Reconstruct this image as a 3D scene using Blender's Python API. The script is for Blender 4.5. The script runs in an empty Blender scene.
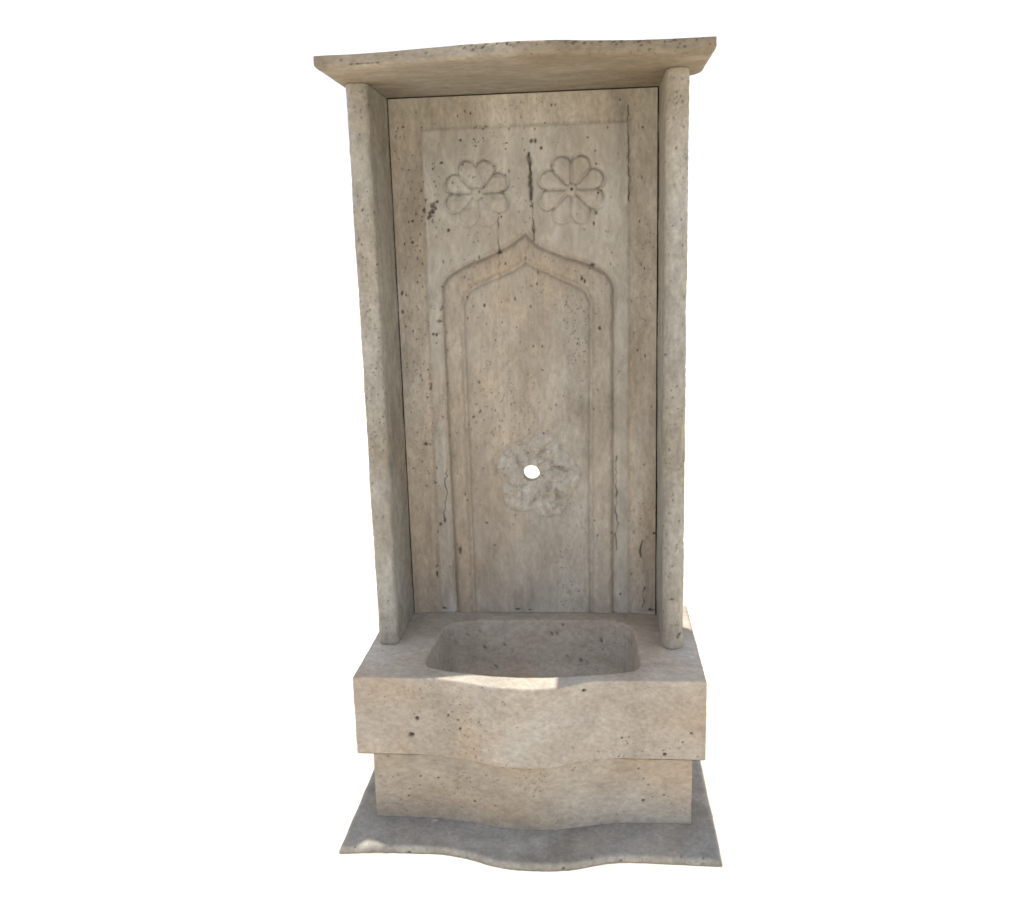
import bpy, bmesh, math, random
import numpy as np
from mathutils import Vector, Matrix

random.seed(7)
rng = np.random.default_rng(11)
S = bpy.context.scene
COL = S.collection

# ------------------------------------------------------------------ helpers
def interp(xs, ys):
    """smooth (monotone cubic) interpolation through measured points"""
    xs = np.array(xs, float); ys = np.array(ys, float)
    h = np.diff(xs); d = np.diff(ys) / h
    m = np.zeros_like(ys)
    for i in range(1, len(xs) - 1):
        if d[i-1] * d[i] > 0:
            w1 = 2*h[i] + h[i-1]; w2 = h[i] + 2*h[i-1]
            m[i] = (w1 + w2) / (w1/d[i-1] + w2/d[i])
    def f(x):
        x = np.clip(np.asarray(x, float), xs[0], xs[-1])
        i = np.clip(np.searchsorted(xs, x) - 1, 0, len(xs) - 2)
        t = (x - xs[i]) / h[i]
        return ((1+2*t)*(1-t)**2*ys[i] + t*(1-t)**2*h[i]*m[i]
                + t*t*(3-2*t)*ys[i+1] + t*t*(t-1)*h[i]*m[i+1])
    return f

def sst(a, b, x):
    t = np.clip((np.asarray(x, float) - a) / (b - a), 0, 1)
    return t*t*(3-2*t)

_tab = rng.random((64, 64, 64))
def vnoise(p, s):
    """value noise, p (n,3), cell size s"""
    q = np.asarray(p) / s + 1000.0
    i = np.floor(q).astype(int); f = q - i; f = f*f*(3-2*f)
    r = 0
    for a in (0, 1):
        for b in (0, 1):
            for c in (0, 1):
                w = (f[:, 0] if a else 1-f[:, 0]) * (f[:, 1] if b else 1-f[:, 1]) * (f[:, 2] if c else 1-f[:, 2])
                r = r + w * _tab[(i[:, 0]+a) % 64, (i[:, 1]+b) % 64, (i[:, 2]+c) % 64]
    return r*2 - 1

def fbm(p, s, o=3):
    return sum(vnoise(np.asarray(p) + 17.3*k, s/2**k) / 2**k for k in range(o)) / 1.6

def link(name, verts, faces, mat, parent=None, pit=None, smooth=True, tone=None):
    me = bpy.data.meshes.new(name)
    me.from_pydata([tuple(v) for v in verts], [], faces)
    for nm, arr in (('pit', pit), ('tone', tone)):
        if arr is not None:
            a = me.attributes.new(nm, 'FLOAT', 'POINT')
            a.data.foreach_set('value', np.asarray(arr, np.float32))
    me.update()
    bm = bmesh.new(); bm.from_mesh(me)
    bmesh.ops.recalc_face_normals(bm, faces=bm.faces)
    bm.to_mesh(me); bm.free()
    if smooth:
        me.polygons.foreach_set('use_smooth', [True]*len(me.polygons))
        me.polygons.foreach_set('use_smooth', [len(p.vertices) <= 4 for p in me.polygons])
        me.set_sharp_from_angle(angle=math.radians(50))
    me.materials.append(mat)
    o = bpy.data.objects.new(name, me); COL.objects.link(o)
    if parent is not None: o.parent = parent
    return o

# ------------------------------------------------------------------ materials
def stone(name, c_lo, c_mid, c_hi, seed=0.0, stretch=(1, 1, 1), pit_amt=1.0, vein=0.5, rough=0.85, speck=0.5, grime=0.35, mott=.8):
    m = bpy.data.materials.new(name); m.use_nodes = True
    nt = m.node_tree; N = nt.nodes; L = nt.links
    N.clear()
    out = N.new('ShaderNodeOutputMaterial'); b = N.new('ShaderNodeBsdfPrincipled')
    L.new(b.outputs[0], out.inputs[0])
    b.inputs['Roughness'].default_value = rough
    b.inputs['Specular IOR Level'].default_value = 0.25
    tc = N.new('ShaderNodeTexCoord')
    mp = N.new('ShaderNodeMapping'); mp.inputs['Location'].default_value = (seed, seed*1.7, seed*.6)
    mp.inputs['Scale'].default_value = stretch
    L.new(tc.outputs['Object'], mp.inputs[0])
    def noise(scale, detail=4, rg=.6, dist=0, src=mp):
        n = N.new('ShaderNodeTexNoise'); n.inputs['Scale'].default_value = scale
        n.inputs['Detail'].default_value = detail; n.inputs['Roughness'].default_value = rg
        n.inputs['Distortion'].default_value = dist
        L.new(src.outputs[0], n.inputs['Vector']); return n
    def ramp(src, stops):
        r = N.new('ShaderNodeValToRGB'); e = r.color_ramp.elements
        e[0].position, e[0].color = stops[0][0], (*stops[0][1], 1)
        e[1].position, e[1].color = stops[-1][0], (*stops[-1][1], 1)
        for p, c in stops[1:-1]:
            k = e.new(p); k.color = (*c, 1)
        L.new(src, r.inputs[0]); return r
    def mix(kind, fac, a, bb):
        x = N.new('ShaderNodeMix'); x.data_type = 'RGBA'; x.blend_type = kind
        if isinstance(fac, float): x.inputs[0].default_value = fac
        else: L.new(fac, x.inputs[0])
        for s_, v in ((6, a), (7, bb)):
            if isinstance(v, tuple): x.inputs[s_].default_value = (*v, 1)
            else: L.new(v, x.inputs[s_])
        return x.outputs[2]
    base = ramp(noise(5.5, 5, .62, .6).outputs[0], [(.30, c_lo), (.5, c_mid), (.70, c_hi)])
    g = lambda v: (v, v, v)
    # colour blotches: pinkish and ochre areas
    bl = ramp(noise(3.1, 3, .5, 1.2).outputs[0], [(.42, g(0)), (.68, g(1))])
    bf = N.new('ShaderNodeMath'); bf.operation = 'MULTIPLY'; bf.inputs[1].default_value = .7
    L.new(bl.outputs[0], bf.inputs[0])
    col = mix('MULTIPLY', bf.outputs[0], base.outputs[0], (1.0, .885, .765))
    b2 = ramp(noise(4.3, 3, .5, .8).outputs[0], [(.5, g(0)), (.72, g(1))])
    bf2 = N.new('ShaderNodeMath'); bf2.operation = 'MULTIPLY'; bf2.inputs[1].default_value = .5
    L.new(b2.outputs[0], bf2.inputs[0])
    col = mix('MULTIPLY', bf2.outputs[0], col, (.90, .93, .95))
    # bedding veins (long in z of the panel through stretch)
    mv = N.new('ShaderNodeMapping'); mv.inputs['Scale'].default_value = (stretch[0]*7, stretch[1]*7, stretch[2]*.9)
    mv.inputs['Location'].default_value = (seed*2, 3, seed)
    L.new(tc.outputs['Object'], mv.inputs[0])
    vn = ramp(noise(2.6, 5, .6, .5, mv).outputs[0], [(.34, g(.80)), (.5, g(1)), (.66, g(1.10))])
    col = mix('MULTIPLY', vein, col, vn.outputs[0])
    # fine grain
    fg = ramp(noise(120, 4, .75).outputs[0], [(.28, g(.70)), (.72, g(1.22))])
    col = mix('MULTIPLY', .8, col, fg.outputs[0])
    mg = ramp(noise(38, 4, .65).outputs[0], [(.3, g(.78)), (.7, g(1.14))])
    col = mix('MULTIPLY', mott, col, mg.outputs[0])
    # grime drifts
    gr = ramp(noise(7.5, 6, .75, 1.0).outputs[0], [(.56, g(0)), (.80, g(1))])
    gf = N.new('ShaderNodeMath'); gf.operation = 'MULTIPLY'; gf.inputs[1].default_value = grime
    L.new(gr.outputs[0], gf.inputs[0])
    col = mix('MULTIPLY', gf.outputs[0], col, (.62, .60, .56))
    # tiny natural pores of travertine, clustered
    vo = N.new('ShaderNodeTexVoronoi'); vo.inputs['Scale'].default_value = 150
    mp2 = N.new('ShaderNodeMapping'); mp2.inputs['Scale'].default_value = tuple(.45 + .55*s_ for s_ in stretch)
    mp2.inputs['Location'].default_value = (seed, 0, seed)
    L.new(tc.outputs['Object'], mp2.inputs[0]); 
    wob = noise(60, 2, .5, 0, mp2); 
    va = N.new('ShaderNodeVectorMath'); va.operation = 'MULTIPLY_ADD'
    va.inputs[1].default_value = (.012,)*3
    L.new(wob.outputs['Color'], va.inputs[0]); L.new(mp2.outputs[0], va.inputs[2])
    L.new(va.outputs[0], vo.inputs['Vector'])
    vr = ramp(vo.outputs['Distance'], [(.08, g(1)), (.24, g(0))])
    cl = ramp(noise(9, 4, .7, .4).outputs[0], [(.50, g(0)), (.62, g(1))])
    vs = N.new('ShaderNodeTexVoronoi'); vs.inputs['Scale'].default_value = 150
    L.new(va.outputs[0], vs.inputs['Vector'])
    sr = ramp(vs.outputs['Color'], [(.35, g(0)), (.5, g(1))])
    p1 = N.new('ShaderNodeMath'); p1.operation = 'MULTIPLY'; L.new(vr.outputs[0], p1.inputs[0]); L.new(cl.outputs[0], p1.inputs[1])
    p2 = N.new('ShaderNodeMath'); p2.operation = 'MULTIPLY'; L.new(p1.outputs[0], p2.inputs[0]); L.new(sr.outputs[0], p2.inputs[1])
    p3 = N.new('ShaderNodeMath'); p3.operation = 'MULTIPLY'; p3.inputs[1].default_value = speck
    L.new(p2.outputs[0], p3.inputs[0])
    # unpolished, greyer tooled stone (spout carving)
    at2 = N.new('ShaderNodeAttribute'); at2.attribute_name = 'tone'
    tm = N.new('ShaderNodeMath'); tm.operation = 'MULTIPLY'; tm.inputs[1].default_value = .85; tm.use_clamp = True
    L.new(at2.outputs['Fac'], tm.inputs[0])
    tcol = ramp(noise(26, 5, .7, .8).outputs[0], [(.32, (.27, .255, .218)), (.50, (.385, .365, .315)), (.66, (.50, .485, .43))])
    col = mix('MIX', tm.outputs[0], col, tcol.outputs[0])
    col = mix('MIX', p3.outputs[0], col, (.085, .066, .048))
    at = N.new('ShaderNodeAttribute'); at.attribute_name = 'pit'
    pm = N.new('ShaderNodeMath'); pm.operation = 'MULTIPLY'; pm.inputs[1].default_value = .88*pit_amt; pm.use_clamp = True
    L.new(at.outputs['Fac'], pm.inputs[0])
    col = mix('MIX', pm.outputs[0], col, (.045, .034, .025))
    L.new(col, b.inputs['Base Color'])
    # relief
    hs = N.new('ShaderNodeMath'); hs.operation = 'MULTIPLY_ADD'; hs.inputs[1].default_value = -1.6
    L.new(p2.outputs[0], hs.inputs[0]); L.new(noise(70, 5, .7).outputs[0], hs.inputs[2])
    bp = N.new('ShaderNodeBump'); bp.inputs['Strength'].default_value = .8; bp.inputs['Distance'].default_value = .0022
    L.new(hs.outputs[0], bp.inputs['Height']); L.new(bp.outputs[0], b.inputs['Normal'])
    return m

T = .96
def c3(r, g_, b_): return (r*T, g_*T, b_*T)
LO, MI, HI = c3(.305, .266, .208), c3(.378, .337, .274), c3(.442, .406, .342)
M_panel = stone('travertine_panel', LO, MI, HI, 3.1, (1, 1, .42), 1.0, .75, grime=.30)
M_side  = stone('travertine_side', c3(.256, .238, .195), c3(.328, .309, .262), c3(.40, .385, .338), 9.4, (1, 1, .6), 1.0, .35, speck=.7, grime=.5, mott=1.0)
M_cap   = stone('travertine_cap', c3(.19, .160, .116), c3(.245, .212, .162), c3(.31, .282, .236), 15.2, (.5, 1, 1), 1.0, .15, speck=.5, grime=.45)
M_basin = stone('travertine_basin', c3(.315, .275, .222), c3(.387, .345, .286), c3(.447, .416, .360), 21.7, (.7, 1, 1), 1.0, .15, speck=.85, grime=.25, mott=.5)
M_ped   = stone('travertine_pedestal', LO, MI, HI, 27.9, (.55, 1, 1), 1.0, .15, speck=.8, grime=.3, mott=.5)
M_base  = stone('travertine_base', c3(.205, .196, .170), c3(.262, .252, .222), c3(.325, .315, .285), 33.3, (1, 1, 1), 1.0, .2, speck=.4, grime=.6)

def plain(name, col, rough=.9):
    m = bpy.data.materials.new(name); m.use_nodes = True
    nt = m.node_tree; b = nt.nodes['Principled BSDF']
    n = nt.nodes.new('ShaderNodeTexNoise'); n.inputs['Scale'].default_value = 30
    r = nt.nodes.new('ShaderNodeValToRGB')
    r.color_ramp.elements[0].color = (*[c*.85 for c in col], 1); r.color_ramp.elements[1].color = (*[min(c*1.1, .95) for c in col], 1)
    nt.links.new(n.outputs[0], r.inputs[0]); nt.links.new(r.outputs[0], b.inputs['Base Color'])
    b.inputs['Roughness'].default_value = rough; b.inputs['Specular IOR Level'].default_value = .1
    return m
M_joint = plain('gap_shade_fill', (.05, .035, .025))  # near-black colour stands in for shade inside the open gap

# ------------------------------------------------------------------ pits
def apply_pits(V, nrm, pits, depth_scale=1.0):
    """V (n,3), nrm (n,3) outward; pits: list (centre3, radii3, depth). returns new V and mask"""
    h = np.zeros(len(V)); mask = np.zeros(len(V))
    for c, r, d in pits:
        c = np.array(c); r = np.array(r)
        sel = np.where(np.all(np.abs(V - c) < r*1.6, axis=1))[0]
        if len(sel) == 0: continue
        q = (V[sel] - c) / r
        e = np.sqrt((q**2).sum(1)) + .35*vnoise(V[sel], .004)
        w = np.clip(1.25 - e, 0, 1); w = w*w*(3-2*w)
        h[sel] = np.maximum(h[sel], w*d); mask[sel] = np.maximum(mask[sel], w)
    return V - nrm*(h*depth_scale)[:, None], mask

def rand_pits(n, box, r=(.0008, .0026), el=(1, 1, 1), dens=None, d=.003):
    out = []
    (x0, x1), (y0, y1), (z0, z1) = box
    while len(out) < n:
        p = np.array([rng.uniform(x0, x1), rng.uniform(y0, y1), rng.uniform(z0, z1)])
        if dens is not None and rng.random() > dens(p): continue
        s = r[0] + (r[1]-r[0]) * rng.random()**3
        e = np.array([s, .02, s]) * np.array([el[0]*rng.uniform(.7, 1.4), 1, el[2]*rng.uniform(.7, 1.6)])
        out.append((p, e, d*min(1, s/.0016)))
    return out

# ------------------------------------------------------------------ generic slab: plan outline x vertical profile
def slab(name, outline, prof, mat, parent, pits=(), chip=.0006, caps=(True, True), affine=None):
    """outline: (n,2) ccw plan; prof: list (inset, z) from bottom to top"""
    O = np.asarray(outline); n = len(O)
    t = np.roll(O, -1, 0) - np.roll(O, 1, 0); t /= np.linalg.norm(t, axis=1)[:, None]
    nr = np.stack([t[:, 1], -t[:, 0]], 1)
    rows = []; N3 = []
    for ins, z in prof:
        P = O - nr*ins if affine is None else np.array(affine) + (O-np.array(affine))*(1-ins/.376)
        rows.append(np.column_stack([P, np.full(n, z)])); N3.append(np.column_stack([nr, np.zeros(n)]))
    V = np.concatenate(rows); NN = np.concatenate(N3)
    V = V + NN * (fbm(V, .05, 4) * chip * 1.6 + vnoise(V, .006)*chip*.6)[:, None]
    V, mask = apply_pits(V, NN, pits)
    mask[:n] = 0; mask[-n:] = 0
    F = []
    R = len(prof)
    for r in range(R-1):
        for i in range(n):
            j = (i+1) % n
            F.append((r*n+i, r*n+j, (r+1)*n+j, (r+1)*n+i))
    if caps[0]: F.append(tuple(reversed(range(n))))
    if caps[1]: F.append(tuple((R-1)*n + i for i in range(n)))
    return V, F, mask

def arc_prof(z0, z1, step, rb=.002, rt=.002, k=4):
    """profile with small rounded arrises at the bottom (rb) and top (rt)"""
    p = []
    for i in range(k+1):
        a = math.pi/2*i/k; p.append((rb*(1-math.sin(a)), z0 + rb*(1-math.cos(a))))
    m = max(1, int((z1-z0-rb-rt)/step))
    for i in range(1, m): p.append((0, z0+rb + (z1-z0-rb-rt)*i/m))
    for i in range(k+1):
        a = math.pi/2*i/k; p.append((rt*(1-math.cos(a)), z1-rt + rt*math.sin(a)))
    return p

def plan(front, x0, x1, yb, step=.003, back=None, rc=.003):
    """ccw plan outline: front curve y=front(x) from x0 to x1, straight sides, straight back at yb"""
    P = []
    xs = np.linspace(x0, x1, int((x1-x0)/step))
    fy = front(xs)
    for x, y in zip(xs, fy): P.append((x, y))
    if back is None:
        for y in np.linspace(fy[-1], yb, 30)[1:]: P.append((x1, y))
        for x in np.linspace(x1, x0, 30)[1:]: P.append((x, yb))
        for y in np.linspace(yb, fy[0], 30)[1:-1]: P.append((x0, y))
    else:
        P += back(fy[-1], fy[0])
    return np.array(P)

# ================================================================== THE FOUNTAIN
root = bpy.data.objects.new('wall_fountain', None); COL.objects.link(root)
root.location = (0, .2, -.353)
root['label'] = 'beige travertine wall fountain with carved arch panel, two pillars and bowed basin'
root['category'] = 'fountain'
bpy.context.view_layer.update()

# ---- base slab
f_base = interp([-.40, -.298, -.20, -.163, -.119, -.075, -.03, .02, .08, .13, .17, .22, .27, .40],
                [-.103, -.096, -.095, -.099, -.110, -.127, -.137, -.139, -.134, -.121, -.109, -.104, -.105, -.107])
O = plan(f_base, -.3995, .3995, .43)
pz = rand_pits(60, ((-.39, .39), (-.15, -.08), (-.352, -.339)))
V, F, mk = slab('base_slab', O, arc_prof(-.353, -.338, .003, .001, .0125, 8), M_base, root, pz, .0012, affine=(0, .20))
base = link('base_slab', V, F, M_base, root, mk)

# ---- pedestal
f_ped = interp([-.343, -.273, -.20, -.16, -.123, -.085, -.045, 0, .05, .089, .125, .16, .21, .349],
               [.009, .008, .005, .000, -.008, -.018, -.025, -.0275, -.025, -.017, -.008, .001, .008, .011])
O = plan(f_ped, -.3430, .3485, .40, step=.0016)
pz = rand_pits(80, ((-.33, .34), (-.04, .02), (-.33, -.19)), r=(.0008, .0022), el=(1.5, 1, .8),
               dens=lambda p: .25 + .75*(abs(p[2]+.30) < .03) * (p[0] < .05) + .5*(abs(p[0]-.24) < .06))
for u in ((.255, -.245, .0035), (.29, -.27, .003), (.265, -.275, .0026), (.245, -.283, .004), (-.24, -.236, .003), (-.2, -.238, .003), (.235, -.207, .0022), (.095, -.20, .003)):
    pz.append(((u[0], 0, u[1]), (u[2], .03, u[2]*.7), .004))
V, F, mk = slab('pedestal', O, arc_prof(-.338, -.180, .0018, .001, .001), M_ped, root, pz, .0007)
link('pedestal', V, F, M_ped, root, mk)

# ---- basin with bowl
f_bas = interp([-.3755, -.30, -.206, -.17, -.117, -.08, -.047, 0, .03, .064, .095, .121, .150, .19, .26, .3755],
               [.000, .000, -.002, -.009, -.023, -.036, -.0435, -.0465, -.0455, -.038, -.024, -.012, -.005, -.001, .001, .001])
def build_basin():
    O = plan(f_bas, -.3755, .3755, .425, step=.0016)
    n = len(O)
    pits = rand_pits(300, ((-.37, .37), (-.06, .03), (-.178, -.004)), r=(.0007, .0019), el=(1.2, 1, .8),
                     dens=lambda p: .03 + 1.0*math.exp(-((p[0]-.27)/.075)**2 - ((p[2]+.148-.2*(p[0]-.27))/.022)**2)
                                    + .25*math.exp(-((p[0]+.11)/.03)**2 - ((p[2]+.1)/.06)**2))
    for x, z, a, b_ in ((-.2385, -.093, .0042, .0036), (-.2535, -.132, .0062, .0042), (-.148, -.088, .0025, .0018), (-.144, -.108, .0028, .002),
                        (.1215, -.0175, .0045, .003), (.345, -.118, .0035, .0022), (.29, -.168, .004, .003), (-.17, -.08, .002, .002), (.2, -.13, .0022, .0018)):
        pits.append(((x, 0, z), (a*1.15, .06, b_*1.15), .006))
    V, F, mask = slab('basin', O, arc_prof(-.180, 0, .0018, .0025, .0025), M_basin, root, pits, .0008, caps=(True, False))
    V = list(map(tuple, V)); mask = list(mask)
    top0 = len(V) - n
    # bowl opening, measured
    ctrl = [(-.196, .0415), (-.175, .033), (-.10, .016), (-.055, .0085), (.007, .0055), (.07, .0105), (.155, .0265), (.215, .038), (.236, .050), (.246, .072), (.2475, .10),
            (.2455, .20), (.240, .275), (.228, .303), (.20, .322), (.155, .330), (0, .327), (-.14, .320), (-.195, .310), (-.217, .293), (-.227, .265), (-.236, .15), (-.2375, .09), (-.232, .066), (-.218, .050)]
    ctrl = np.array(ctrl)
    cl = np.concatenate([ctrl, ctrl[:1]]); seg = np.r_[0, np.cumsum(np.linalg.norm(np.diff(cl, axis=0), axis=1))]
    m = 220
    B = np.array([[np.interp(s, seg, cl[:, k]) for k in (0, 1)] for s in np.linspace(0, seg[-1], m+1)[:-1]])
    for _ in range(5): B = (np.roll(B, 1, 0) + 2*B + np.roll(B, -1, 0)) / 4
    cen = np.array([.005, .175])
    rows = []
    D = .125
    prof = [(0, 0)]
    for i in range(1, 6):
        a = math.pi/2*i/5; prof.append((.008*math.sin(a)*.9, -.009*(1-math.cos(a))))
    for i in range(1, 13): prof.append((.0095 + .018*i/12, -.010 - (D-.044)*i/12))
    for i in range(1, 9):
        a = math.pi/2*i/8; prof.append((.0275 + .035*(1-math.cos(a)), -.010-(D-.044) - .034*math.sin(a)))
    for s in (.11, .15): prof.append((s, -D - (s-.05)*.04))
    for ins, z in prof:
        v = B - cen; L_ = np.linalg.norm(v, axis=1)[:, None]
        P = cen + v * (1 - ins/np.maximum(L_, .01) * (1 if ins < .1 else 1))
        rows.append(np.column_stack([P, np.full(m, z)]))
    W = np.concatenate(rows)
    W[m:, :] += (np.column_stack([fbm(W[m:], .03, 4), fbm(W[m:]+5, .03, 4), np.zeros(len(W)-m)])) * .0022
    W[:, 2][:m] = 0
    bp = [((x, .3, z), (a, .06, b_), .005) for x, z, a, b_ in ((-.14, -.03, .002, .003), (.16, -.05, .0035, .006), (.148, -.06, .005, .003), (.05, -.03, .002, .002), (.09, -.03, .002, .004), (.19, -.028, .003, .002))]
    bp += rand_pits(130, ((-.22, .23), (.25, .36), (-.11, -.008)), r=(.0008, .0024))
    v = np.zeros_like(W); v[:, :2] = cen - W[:, :2]; v /= np.maximum(np.linalg.norm(v, axis=1), 1e-5)[:, None]
    W2, mk2 = apply_pits(W, v, [(c, (r_[0], .1, r_[2]), d) for c, r_, d in bp])
    mk2[:m*3] = 0; W2[:m*3] = W[:m*3]
    b0 = len(V)
    V += list(map(tuple, W2)); mask += list(mk2)
    R = len(prof)
    for r in range(R-1):
        for i in range(m):
            j = (i+1) % m
            F.append((b0+r*m+j, b0+r*m+i, b0+(r+1)*m+i, b0+(r+1)*m+j))
    F.append(tuple(b0+(R-1)*m+i for i in range(m)))
    # top ring: fill between the outer outline and the bowl opening
    bm = bmesh.new()
    idx = [top0+i for i in range(n)] + [b0+i for i in range(m)]
    bv = [bm.verts.new(V[i]) for i in idx]
    ed = [bm.edges.new((bv[i], bv[(i+1) % n])) for i in range(n)] + [bm.edges.new((bv[n+i], bv[n+(i+1) % m])) for i in range(m)]
    res = bmesh.ops.triangle_fill(bm, use_beauty=True, edges=ed, normal=(0, 0, 1))
    bm.verts.index_update()
    for f in bm.faces: F.append(tuple(idx[v_.index] for v_ in f.verts))
    bm.free()
    o = link('basin', V, F, M_basin, root, mask)
    o['label'] = 'bowed rectangular travertine basin with a hollowed bowl'
build_basin()

# ---- canopy (cornice slab)
f_cap = interp([-.376, -.31, -.25, -.173, -.12, -.075, -.03, .02, .06, .10, .14, .19, .25, .31, .376],
               [.027, .027, .023, .010, .001, -.006, -.011, -.013, -.010, -.003, .008, .018, .026, .029, .029])
def cap_back(y1, y0):
    P = []
    for y in np.linspace(y1, .225, 25)[1:]: P.append((.376, y))
    for i in range(1, 9):
        a = math.pi/2*i/8; P.append((.376-.022*(1-math.cos(a)), .225+.034*math.sin(a)))
    for y in np.linspace(.259, .40, 12)[1:]: P.append((.352, y))
    for x in np.linspace(.352, -.362, 40)[1:]: P.append((x, .40))
    for y in np.linspace(.40, .259, 12)[1:]: P.append((-.362, y))
    for i in range(1, 9):
        a = math.pi/2*(1-i/8); P.append((-.376+.014*(1-math.cos(a)), .225+.034*math.sin(a)))
    for y in np.linspace(.225, y0, 25)[1:-1]: P.append((-.376, y))
    return P
O = plan(f_cap, -.376, .376, .40, back=cap_back)
ZU = 1.2318
def cap_profile():
    p = [(q, ZU) for q in (.366, .33, .27, .20, .13, .07, .03)]      # flat underside in rings
    # rounded lower arris (quarter ovolo), upright face, crisp top
    for i in range(9):
        a = math.pi/2*i/8; p.append((.012*(1-math.sin(a)), ZU + .009*(1-math.cos(a))))
    for z in np.arange(ZU+.011, 1.2545, .0022): p.append((0, z))
    for i in range(1, 4):
        a = math.pi/2*i/3; p.append((.0018*(1-math.cos(a)), 1.2548+.0018*math.sin(a)))
    return p
pz = rand_pits(230, ((-.37, .37), (-.03, .05), (1.240, 1.2565)), r=(.0008, .0024), el=(1.6, 1, .9),
               dens=lambda p: .2 + .8*(p[2] > 1.249)*(p[0] > -.1))
for x in (-.305, -.292, -.284, -.272, -.262, -.252): pz.append(((x, .03, 1.2385), (.0055, .03, .0012), .003))
for x, z, s in ((-.07, 1.2535, .003), (.12, 1.2535, .005), (.165, 1.254, .004), (.19, 1.2535, .004), (.235, 1.254, .005), (.30, 1.254, .006), (.34, 1.253, .003), (-.215, 1.249, .003), (.22, 1.2345, .0025)):
    pz.append(((x, .01, z), (s, .05, s*.45), .003))
V, F, mk = slab('canopy', O, cap_profile(), M_cap, root, pz, .0010, affine=(0, .40))
o = link('canopy', V, F, M_cap, root, mk)
o['label'] = 'bowed travertine cornice slab lying across the two pillars'

# ---- side pillars: upright slabs with a rounded nose
def pillar(x0, x1, ynose, rad, yb, zt, lean, seedp):
    w = x1-x0; P = []
    # ccw plan starting from back-left
    ys = np.linspace(yb, ynose+rad, 60)
    for y in ys: P.append((x0, y))
    for i in range(1, 13):
        a = math.pi/2*i/12; P.append((x0+rad*(1-math.cos(a)), ynose+rad*(1-math.sin(a))))
    for x in np.linspace(x0+rad, x1-rad, 7)[1:-1] if w-2*rad > .002 else []: P.append((x, ynose))
    for i in range(0 if w-2*rad > .002 else 1, 13):
        a = math.pi/2*(1-i/12); P.append((x1-rad*(1-math.cos(a)), ynose+rad*(1-math.sin(a))))
    for y in ys[::-1][1:]: P.append((x1, y))
    for x in np.linspace(x1, x0, 8)[1:-1]: P.append((x, yb))
    O = np.array(P)
    pits = []
    for _ in range(230):
        z = rng.uniform(.01, 1.22); s = .0006+.0013*rng.random()**4
        if rng.random() < .75:
            pits.append(((rng.uniform(x0, x1), ynose+.005, z), (s*1.2, .025, s*rng.uniform(.8, 1.8)), .0022))
        else:
            xi = x1 if x0 < 0 else x0
            pits.append(((xi, rng.uniform(ynose+.02, yb), z), (.02, s*1.3, s*rng.uniform(.8, 2)), .0022))
    pits += seedp
    V, F, mk = slab('side_pillar', O, arc_prof(0.0005, zt, .003, .002, .001), M_side, root, pits, .0011)
    o = link('side_pillar', V, F, M_side, root, mk)
    return o
pl_ = pillar(-.3575, -.3115, .170, .014, .395, 1.2312, 0, [((-.335, .17, .98), (.002, .03, .004), .004), ((-.352, .17, .79), (.003, .03, .002), .004), ((-.3115, .27, 1.13), (.02, .003, .004), .004), ((-.35, .17, .58), (.004, .03, .002), .004)])
pr_ = pillar(.2955, .3425, .158, .0234, .395, 1.2312, 0, [((.335, .165, .035), (.006, .03, .005), .004), ((.329, .165, .028), (.004, .03, .004), .004), ((.33, .165, .30), (.003, .03, .003), .003), ((.315, .165, .12), (.006, .03, .0016), .003), ((.32, .165, .22), (.005, .03, .0014), .003)])
pl_['label'] = 'left side pillar with a squarer nose'
pr_['label'] = 'right side pillar with a fully rounded nose'

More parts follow.
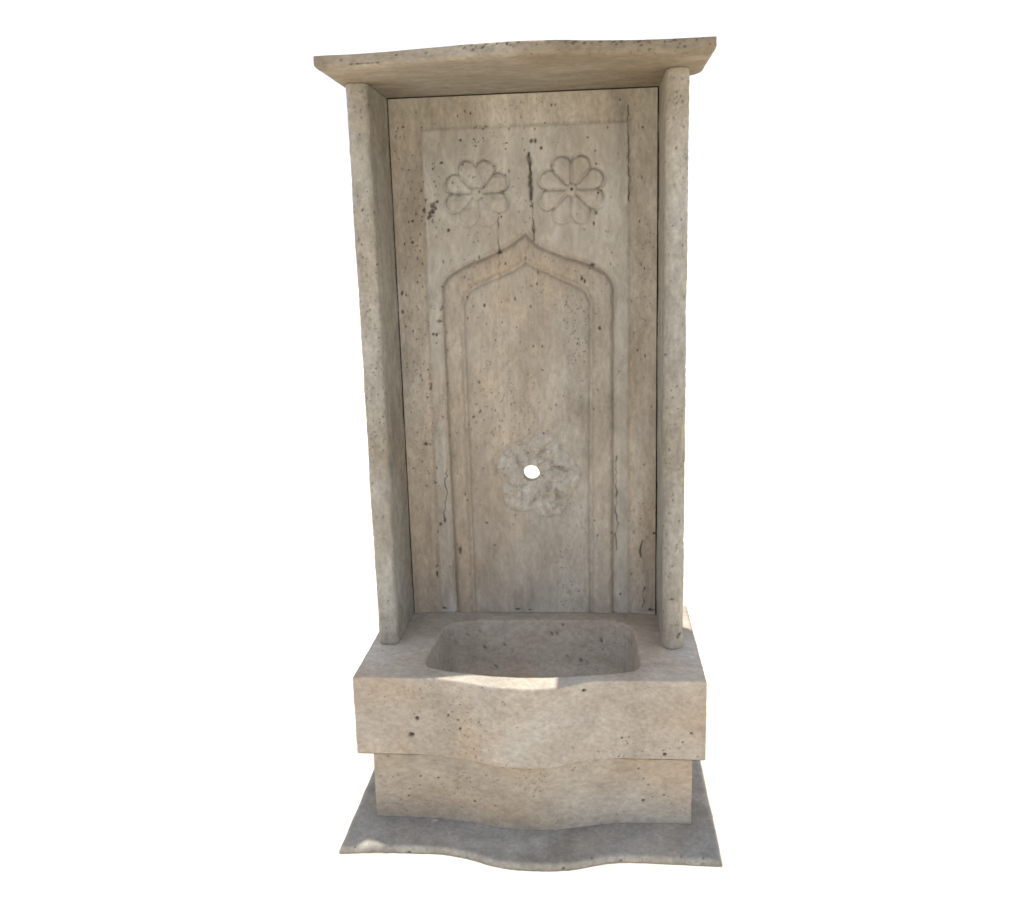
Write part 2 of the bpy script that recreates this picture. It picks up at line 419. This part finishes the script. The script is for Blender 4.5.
# ---- back panel: carved height field
XL, XR, ZT = -.3085, .2922, 1.2285
YP, TH = .359, .042
HX, HZ, HR = -.006, .3595, .0200
def build_panel():
    st = .0016
    xs = np.linspace(XL, XR, int((XR-XL)/st)+1); zs = np.linspace(.001, ZT, int(ZT/st)+1)
    nx, nz = len(xs), len(zs)
    X, Z = np.meshgrid(xs, zs); X = X.ravel(); Z = Z.ravel()
    P3 = np.column_stack([X, np.zeros_like(X), Z])
    jit = fbm(P3, .02, 3)*.0012
    # border sloping in to a sunk field, small fillet
    fl = -.2385 + (1.16-Z)*-.004; fr = .2285; ft = 1.161
    din = np.minimum(np.minimum(X-fl, fr-X), ft-Z) + jit*.6      # >0 inside the field
    dout = np.minimum(np.minimum(X-XL, XR-X), ZT-Z)
    t = np.clip(dout/(dout-np.minimum(din, 0)+1e-6), 0, 1)
    h = -.0150*np.where(din > 0, 1, t)
    h += .0036*sst(-.0075, .0045, din)
    # arch lines
    def poly(pts, y):
        p = np.array(pts); D = np.full(len(X), 9.)
        for a, b in zip(p[:-1], p[1:]):
            ab = b-a; q = np.clip(((X-a[0])*ab[0] + (Z-a[1])*ab[1])/(ab@ab), 0, 1)
            D = np.minimum(D, np.hypot(X-a[0]-q*ab[0], Z-a[1]-q*ab[1]))
        return D
    def smooth(ctrl, keep):
        c = [np.array(k, float) for k in ctrl]
        for _ in range(3):
            o_ = [c[0]]
            for a, b in zip(c[:-1], c[1:]): o_ += [a*.75+b*.25, a*.25+b*.75]
            o_.append(c[-1]); c = o_
        return c
    La = smooth([(-.204, -.01), (-.2070, .40), (-.2090, .765), (-.2080, .822), (-.170, .851), (-.070, .888), (-.030, .911), (-.006, .930)], 1)
    Ra = smooth([(-.006, .930), (.016, .902), (.075, .876), (.150, .852), (.1955, .820), (.1965, .765), (.1945, .40), (.192, -.01)], 1)
    Li = smooth([(-.159, -.01), (-.159, .40), (-.160, .735), (-.157, .782), (-.134, .808), (-.070, .831), (-.030, .850), (-.008, .864)], 1)
    Ri = smooth([(-.008, .864), (.020, .848), (.080, .820), (.126, .800), (.1425, .772), (.1425, .735), (.1375, .40), (.1365, -.01)], 1)
    outer = La + Ra[1:]; inner = Li + Ri[1:]
    P3j = P3
    do = poly(outer, 0) + .0007*vnoise(P3, .012); di = poly(inner, 0) + .0007*vnoise(P3+3, .012)
    def inside(path):
        p = np.array(path + [np.array([path[-1][0], -.5]), np.array([path[0][0], -.5])])
        c = np.zeros(len(X), bool); n = len(p)
        for i in range(n):
            x1, z1 = p[i]; x2, z2 = p[(i+1) % n]
            if z1 == z2: continue
            k = ((z1 > Z) != (z2 > Z)) & (X < (x2-x1)*(Z-z1)/(z2-z1)+x1)
            c ^= k
        return c
    io, ii = inside(outer), inside(inner)
    h += -.0080*np.exp(-(np.abs(do)/.0060)**2.0) - .0076*np.exp(-(np.abs(di)/.0060)**2.0)
    band = io & ~ii
    h += np.where(band, .0030*np.clip(np.minimum(do, di)/.016, 0, 1)**.7, 0)
    h += np.where(ii, -.0012*sst(0, .01, di), 0)
    regions = np.zeros(len(X), int)
    regions[band | (do < .007) | (di < .007)] = 3
    # rosettes
    pitm = np.zeros(len(X)); mott_ = fbm(P3+61, .09, 4)
    tone0 = np.where(din > 0, np.where(io, np.where(band, .05, .22+.5*mott_), .68+.4*mott_), 0)*sst(-.002, .003, din)
    for k, (cx_, cz_, rr, lowfade, hole) in enumerate(((-.117, 1.0205, 1.0, .35, 0), (.101, 1.0215, 1.02, .6, 1))):
        dx, dz = X-cx_, Z-cz_
        r = np.hypot(dx, dz); th = np.arctan2(dz, dx)
        wob = .0009*vnoise(P3+k*9, .02)
        ol = rr*(.0575 + .0195*np.abs(np.sin(4*th))**.62) + wob
        fade = 1 - (1-lowfade)*sst(.01, .06, -dz)
        g1 = np.exp(-(np.abs(r-ol)/.0046)**2)
        sep = np.abs(((th/(math.pi/4)+.5) % 1) - .5)*(math.pi/4)*r
        on = sst(.011, .018, r)*(1-sst(-.003, .003, r-ol))
        g2 = np.exp(-(sep/.0036)**2)*on
        if not hole: g2 = g2*(1-.85*np.exp(-((th-math.pi/2)/.35)**2)) * (1-.5*(dz < -.012))
        ins = 1-sst(-.004, .001, r-ol)
        dome = np.clip(1-(sep/.02), 0, 1)
        h += -(.0060*g1*fade + .0052*g2*fade) + ins*(.0020 - .0058*dome*.6)
        h += .0022*np.exp(-(r/.011)**4) - .0022*np.exp(-((r-.0135)/.003)**2)
        if hole:
            h -= .006*np.exp(-(r/.0032)**4); pitm = np.maximum(pitm, np.exp(-(r/.0034)**4))
        else:
            h += -.0015*fbm(P3+40, .01, 3)*ins
        regions[r < ol+.006] = 1+k
    # spout carving: rough-tooled roundel around the spout hole
    dx, dz = X-(.008), Z-.350
    r = np.hypot(dx, dz*1.0); th = np.arctan2(dz, dx)
    R0 = .104 + .010*fbm(P3+71, .03, 3) + .008*np.sin(5*th+.8)
    inn = 1-sst(-.022, .006, r-R0)
    tw = th + 9*r
    pet = np.abs(np.sin(3.0*tw + .4))
    lf = np.exp(-(pet/.24)**2)*sst(.02, .04, r)
    leafr = np.exp(-(np.abs(r-.062-.014*np.sin(6*th+1))/.004)**2)
    h += inn*(.0034*fbm(P3+13, .013, 4) + .0024*vnoise(P3+3, .005) + .0006 - .0042*lf - .0034*leafr)
    h += -.0034*np.exp(-(np.abs(r-R0+.002)/.0045)**2)
    tone = np.clip(np.maximum(tone0*(1-inn), inn*(.72+1.3*fbm(P3+5, .022, 4))), 0, 1)
    # diagonal blurred scratch band to the lower left of the roundel
    regions[(r < R0+.004)] = 4
    # cracks and pits
    def crack(pts, w, d, n=1, amp=.0022):
        nonlocal h, pitm
        p = np.array(pts, float); seg = np.r_[0, np.cumsum(np.linalg.norm(np.diff(p, axis=0), axis=1))]
        s = np.arange(0, seg[-1], .0085)
        q = np.column_stack([np.interp(s, seg, p[:, 0]), np.interp(s, seg, p[:, 1])])
        q[1:-1] += rng.normal(0, amp*.45, (len(q)-2, 2))
        D = poly(q, 0)
        ww = w*(.55+.75*np.clip(vnoise(np.column_stack([X*0, X*0, Z]) + w*977, .018)+.35, 0, 1.2))
        g_ = np.exp(-(D/np.maximum(ww, 2e-4))**2)
        h = h - d*g_; pitm = np.maximum(pitm, np.clip(g_*1.15, 0, 1)*sst(.0004, .0012, ww))
    crack([(.006, 1.104), (.0075, 1.085), (.0088, 1.066), (.008, 1.05), (.0085, 1.02), (.008, 1.0)], .0034, .008, amp=.003)
    crack([(.008, 1.0), (.0135, .988), (.0105, .972), (.0128, .95), (.0122, .922), (.013, .90)], .0014, .003, amp=.003)
    crack([(.229, 1.195), (.227, 1.16), (.231, 1.12), (.229, 1.07), (.232, 1.03), (.230, .99)], .0010, .003, amp=.003)
    crack([(-.068, .965), (-.070, .93), (-.069, .89), (-.071, .85), (-.069, .80)], .0010, .002, amp=.003)
    crack([(.2, .40), (.197, .36), (.2, .32), (.198, .27), (.199, .22), (.1975, .16)], .0014, .003, amp=.004)
    crack([(.262, .19), (.2575, .17), (.259, .145)], .0022, .004)
    crack([(.268, .07), (.262, .05), (.268, .03), (.26, .012)], .0014, .003)
    crack([(-.212, .37), (-.220, .335), (-.215, .31), (-.224, .27), (-.222, .24)], .0015, .003, amp=.004)
    crack([(-.2325, .10), (-.268, .075), (-.2705, .045)], .0001, .0)
    V = P3.copy(); V[:, 1] = -h     # local: +y into the wall
    nrm = np.tile(np.array([0, -1., 0]), (len(V), 1))
    # strips of bedding pores
    cols_ = [(-.275, .022, 1.0), (-.215, .018, .7), (-.12, .03, .75), (-.06, .02, .35), (.01, .03, .25), (.19, .014, .5), (.262, .016, .35), (-.245, .02, .8)]
    def dens(p):
        a = sum(w*math.exp(-((p[0]-c)/s)**2) for c, s, w in cols_)
        up = .45 + .55*(p[2] > .45)
        if p[0] > .03 and p[0] < .17: a *= .5
        v_ = .5+.5*float(vnoise(np.array([[p[0]*2, 0, p[2]*.6]]), .05)[0])
        return min(1, (.06+a*v_)*up)
    pits = rand_pits(850, ((XL+.004, XR-.004), (-.01, .02), (.01, ZT-.01)), r=(.0006, .0023), el=(.85, 1, 1.4), dens=dens, d=.003)
    for x, z, a, b in ((-.2265, .978, .0045, .009), (-.231, .969, .003, .004), (-.209, 1.004, .003, .003), (-.2195, .996, .0075, .0085), (-.221, .983, .006, .011), (-.214, .99, .004, .006), (-.228, .972, .003, .006), (-.241, .985, .004, .005), (-.222, .962, .002, .004),
                       (-.067, .886, .006, .0045), (.146, .852, .0065, .004), (.122, .822, .0035, .008), (.128, .815, .003, .006), (.1625, .708, .003, .0055), (.153, .74, .001, .001),
                       (-.216, .731, .0065, .0038), (-.232, .701, .0035, .0042), (-.2235, .699, .0035, .0045), (-.1885, .166, .0042, .0105),
                       (-.235, .232, .0042, .004), (-.224, .24, .003, .0055), (-.263, .435, .0055, .0045), (-.107, .765, .003, .004), (-.143, .50, .004, .003), (.161, 1.012, .003, .003),
                       (.156, .968, .004, .0055), (.151, .945, .002, .006), (.157, 1.075, .002, .002), (.012, 1.13, .004, .005), (.021, 1.13, .003, .006), (.034, 1.113, .0035, .0035), (-.045, 1.127, .0035, .002),
                       (.139, 1.132, .0025, .002), (.02, 1.155, .002, .003), (-.15, 1.137, .0035, .003), (-.195, 1.09, .004, .003), (-.279, 1.17, .0035, .002), (-.185, .94, .0035, .004),
                       (-.27, .915, .0035, .003), (-.268, .962, .0035, .003), (.014, .935, .003, .01), (-.013, .41, .002, .002), (-.245, .57, .003, .005),
                       (-.25, .10, .003, .01), (-.235, .01, .007, .003), (-.047, .008, .008, .003), (-.018, .007, .004, .002), (-.12, .235, .003, .003),
                       (.283, .012, .007, .005), (.289, .21, .003, .003), (-.3, .80, .003, .006), (-.301, .755, .003, .005), (.208, .05, .002, .003)):
        pits.append(((x, 0, z), (a, .02, b), .005))
    V, m2 = apply_pits(V, nrm, [(c_, (r_[0], .3, r_[2]), d_) for c_, r_, d_ in pits])
    pitm = np.maximum(pitm, m2)
    pitm *= (.65+.35*np.clip(fbm(P3+31, .01, 2)+.6, 0, 1))
    # natural undulation
    V[:, 1] += fbm(P3+90, .12, 3)*.0012 + fbm(P3+7, .008, 2)*.00022
    V[:, 1] += YP
    # faces
    idx = np.arange(nx*nz).reshape(nz, nx)
    a, b, c, d = idx[:-1, :-1].ravel(), idx[:-1, 1:].ravel(), idx[1:, 1:].ravel(), idx[1:, :-1].ravel()
    Q = np.column_stack([a, b, c, d])
    fc = (V[a]+V[c])/2
    rad = np.hypot(fc[:, 0]-HX, fc[:, 2]-HZ)
    keep = rad > HR
    Q = Q[keep]
    # snap the rim of the hole on to a circle
    cnt = np.zeros(len(V), int); np.add.at(cnt, Q.ravel(), 1)
    rim = np.where((cnt > 0) & (cnt < 4) & (np.hypot(X-HX, Z-HZ) < HR*1.3))[0]
    ang = np.arctan2(Z[rim]-HZ, X[rim]-HX)
    rim = rim[np.argsort(ang)]; ang = np.sort(ang)
    V[rim, 0] = HX+HR*np.cos(ang); V[rim, 2] = HZ+HR*np.sin(ang)
    fr_ = regions[Q].max(1)
    # one region per face; ensure rosettes / roundel win
    YB = YP+TH
    def piece(name, sel, extra=None, skirt=.012, label=None, parent=root):
        q = Q[sel]; used = np.unique(q); mp = -np.ones(len(V), int); mp[used] = np.arange(len(used))
        vv = V[used]; ff = [tuple(r) for r in mp[q]]
        pm_, tn = list(pitm[used]), list(tone[used])
        vv = [tuple(v) for v in vv]
        # boundary edges
        e = {}
        for f in ff:
            for i in range(4):
                k = (f[i], f[(i+1) % 4]); e[k] = 1
        bd = [k for k in e if (k[1], k[0]) not in e]
        new = {}
        for (i, j) in bd:
            for t_ in (i, j):
                if t_ not in new:
                    x, y, z = vv[t_]
                    outer_edge = (x < XL+1e-4 or x > XR-1e-4 or z > ZT-1e-4 or z < .0011)
                    inhole = math.hypot(x-HX, z-HZ) < HR*1.02
                    yy = YB if ((outer_edge and name == 'back_panel') or inhole) else YP+.012+skirt
                    new[t_] = len(vv); vv.append((x, yy, z)); pm_.append(0.0); tn.append(0.0)
            ff.append((j, i, new[i], new[j]))
        if extra:
            vs, fs = extra; o0 = len(vv)
            vv += vs; ff += [tuple(o0+i for i in f) for f in fs]; pm_ += [0.]*len(vs); tn += [0.]*len(vs)
        return link(name, vv, ff, M_panel, parent, pm_, tone=tn)
    # back cap with the hole
    k = 48
    vs = [(XL, YB, .001), (XR, YB, .001), (XR, YB, ZT), (XL, YB, ZT)]
    circ = [(HX+HR*math.cos(2*math.pi*i/k), YB, HZ+HR*math.sin(2*math.pi*i/k)) for i in range(k)]
    bm = bmesh.new(); bv = [bm.verts.new(p) for p in vs+circ]
    ed = [bm.edges.new((bv[i], bv[(i+1) % 4])) for i in range(4)] + [bm.edges.new((bv[4+i], bv[4+(i+1) % k])) for i in range(k)]
    bmesh.ops.triangle_fill(bm, use_beauty=True, edges=ed, normal=(0, 1, 0)); bm.verts.index_update()
    fs = [tuple(v.index for v in f.verts) for f in bm.faces]; bm.free()
    pan = piece('back_panel', fr_ == 0, (vs+circ, fs))
    pan['label'] = 'upright travertine panel carved with flowers and a pointed arch'
    r1 = piece('carved_flower', fr_ == 1, parent=pan); r1['label'] = 'worn eight-petalled flower at the upper left'
    r2 = piece('carved_flower', fr_ == 2, parent=pan); r2['label'] = 'crisper eight-petalled flower at the upper right with a drilled centre'
    piece('arch_moulding', fr_ == 3, parent=pan)
    r4 = piece('spout_roundel', fr_ == 4, parent=pan); r4['label'] = 'rough-tooled roundel with an open spout hole'
    # open joint round the panel: added filler strips coloured as dark as its shade
    bs = []; fs = []
    def box(x0, x1, y0, y1, z0, z1):
        o0 = len(bs)
        for x in (x0, x1):
            for y in (y0, y1):
                for z in (z0, z1): bs.append((x, y, z))
        for f in ((0, 1, 3, 2), (4, 6, 7, 5), (0, 4, 5, 1), (2, 3, 7, 6), (0, 2, 6, 4), (1, 5, 7, 3)): fs.append(tuple(o0+i for i in f))
    box(-.3125, XL-.0003, YP+.010, YB-.002, .002, ZT+.0055)
    box(XR+.0003, .2958, YP+.010, YB-.002, .002, ZT+.0055)
    box(XL+.0004, XR-.0004, YP+.010, YB-.003, ZT+.0003, ZT+.0058)
    link('joint', bs, fs, M_joint, pan, smooth=False)
build_panel()

# keep world placement while parented to the empty at the foot of the fountain
inv = Matrix.Translation(root.location).inverted()
for o in list(COL.objects):
    if o.parent is root:
        o.matrix_parent_inverse = inv

# ================================================================== GROUND
def ground():
    m = bpy.data.materials.new('bright_dusty_concrete'); m.use_nodes = True
    nt = m.node_tree; b = nt.nodes['Principled BSDF']
    n = nt.nodes.new('ShaderNodeTexNoise'); n.inputs['Scale'].default_value = 4; n.inputs['Detail'].default_value = 8
    r = nt.nodes.new('ShaderNodeValToRGB')
    r.color_ramp.elements[0].position = .35; r.color_ramp.elements[1].position = .65
    r.color_ramp.elements[0].color = (.56, .508, .425, 1); r.color_ramp.elements[1].color = (.61, .558, .47, 1)
    tc = nt.nodes.new('ShaderNodeTexCoord'); nt.links.new(tc.outputs['Object'], n.inputs['Vector'])
    nt.links.new(n.outputs[0], r.inputs[0]); nt.links.new(r.outputs[0], b.inputs['Base Color'])
    b.inputs['Roughness'].default_value = .95; b.inputs['Specular IOR Level'].default_value = .1
    R_ = 3000
    o = link('ground', [(-R_, -R_, -.3545), (R_, -R_, -.3545), (R_, R_, -.3545), (-R_, R_, -.3545)], [(0, 1, 2, 3)], m, smooth=False)
    o['kind'] = 'structure'; o['label'] = 'white sunlit ground under the fountain'
ground()

# ================================================================== ADDED LIGHT BLOCKER
# unseen flat blocker added above the frame; its gaps shape the sunlit patches
def added_light_blocker():
    zb = 1.55; k = SUN_K
    sb = lambda z: (zb - z)*k            # shadow travels this far towards +y on its way down
    xs = np.linspace(-.4005, .4005, 80)
    fr = [(x, float(f_base(x)) + .000 - sb(-.34)) for x in xs]
    outer = fr + [(.4005, .46), (.3735, .46), (.3735, .10), (-.3735, .10), (-.3735, .46), (-.4005, .46)]
    dy = sb(0)
    gap = [(-.216, -.010-dy), (-.185, .004-dy), (-.125, .018-dy), (.0635, .018-dy)] + [(x, float(f_bas(x)) + .001 - dy) for x in np.linspace(.0635, -.212, 24)]
    dyb = sb(-.34)
    gap2 = [(-.362, -.1015-dyb), (-.345, -.076-dyb), (-.327, -.080-dyb), (-.294, -.097-dyb), (-.300, -.102-dyb)]
    bm = bmesh.new()
    for z in (zb, zb+.006):
        loops = []; ed = []
        for L_ in (outer, gap, gap2):
            v = [bm.verts.new((x, y, z)) for x, y in L_]; loops.append(v)
            ed += [bm.edges.new((v[i], v[(i+1) % len(v)])) for i in range(len(v))]
        bmesh.ops.triangle_fill(bm, use_beauty=True, edges=ed, normal=(0, 0, 1))
        if z == zb: low = loops
    for A, B_ in zip(low, loops):
        for i in range(len(A)):
            j = (i+1) % len(A); bm.faces.new((A[i], A[j], B_[j], B_[i]))
    bmesh.ops.recalc_face_normals(bm, faces=bm.faces)
    me = bpy.data.meshes.new('added_light_blocker'); bm.to_mesh(me); bm.free()
    me.materials.append(plain('blocker_surface', (.40, .36, .30)))
    o = bpy.data.objects.new('added_light_blocker', me); COL.objects.link(o)
    o['label'] = 'added unseen light blocker with gaps above the fountain'; o['category'] = 'shade board'
SUN_K = .020
added_light_blocker()

# ================================================================== LIGHT
SUN_EL, SUN_AZ = math.atan2(1, SUN_K), math.pi     # almost overhead, a hair towards the viewer
EXPO = 0.38
W = bpy.data.worlds.new('World'); S.world = W; W.use_nodes = True
nt = W.node_tree; bg = nt.nodes['Background']
# bright hazy sky: Nishita sky seen through an even white overcast veil
sky = nt.nodes.new('ShaderNodeTexSky'); sky.sky_type = 'NISHITA'; sky.sun_disc = False
sky.sun_elevation = SUN_EL; sky.sun_rotation = SUN_AZ
sky.air_density = 1.0; sky.dust_density = 1.0; sky.ozone_density = 1.0; sky.altitude = 0
sc_ = nt.nodes.new('ShaderNodeMix'); sc_.data_type = 'RGBA'; sc_.blend_type = 'ADD'; sc_.inputs[0].default_value = 1
sc_.inputs[6].default_value = (8.2, 8.6, 9.8, 1)
ms = nt.nodes.new('ShaderNodeMix'); ms.data_type = 'RGBA'; ms.blend_type = 'MULTIPLY'; ms.inputs[0].default_value = 1
ms.inputs[7].default_value = (.2, .2, .2, 1)
nt.links.new(sky.outputs[0], ms.inputs[6]); nt.links.new(ms.outputs[2], sc_.inputs[7])
nt.links.new(sc_.outputs[2], bg.inputs[0]); bg.inputs[1].default_value = .1
sd = bpy.data.lights.new('sun', 'SUN'); sd.energy = 5.0; sd.angle = math.radians(.4); sd.color = (1, .95, .86)
so = bpy.data.objects.new('sun', sd); COL.objects.link(so)
d = Vector((math.sin(SUN_AZ)*math.cos(SUN_EL), math.cos(SUN_AZ)*math.cos(SUN_EL), math.sin(SUN_EL)))
so.rotation_euler = d.to_track_quat('Z', 'Y').to_euler(); so.location = (0, 2, 6)

# ================================================================== CAMERA
f_, yaw, pitch, roll = 910.9319, -.0925, .2079, .0283
cd = bpy.data.cameras.new('camera'); co = bpy.data.objects.new('camera', cd); COL.objects.link(co)
cd.sensor_fit = 'HORIZONTAL'; cd.sensor_width = 36; cd.lens = f_/1024*36; cd.clip_end = 9000; cd.clip_start = .05
ca, sa, cb, sb = math.cos(yaw), math.sin(yaw), math.cos(pitch), math.sin(pitch)
fwd = Vector((sa*cb, ca*cb, -sb)); right = Vector((ca, -sa, 0)); down = fwd.cross(right)
r2 = right*math.cos(roll) + down*math.sin(roll); d2 = -right*math.sin(roll) + down*math.cos(roll)
mw = Matrix((( r2.x, -d2.x, -fwd.x, .1476), (r2.y, -d2.y, -fwd.y, -1.7767), (r2.z, -d2.z, -fwd.z, .8703), (0, 0, 0, 1)))
co.matrix_world = mw
S.camera = co
S.view_settings.view_transform = 'Standard'; S.view_settings.look = 'None'
S.view_settings.exposure = EXPO; S.view_settings.gamma = 1
S.cycles.filter_width = 1.7
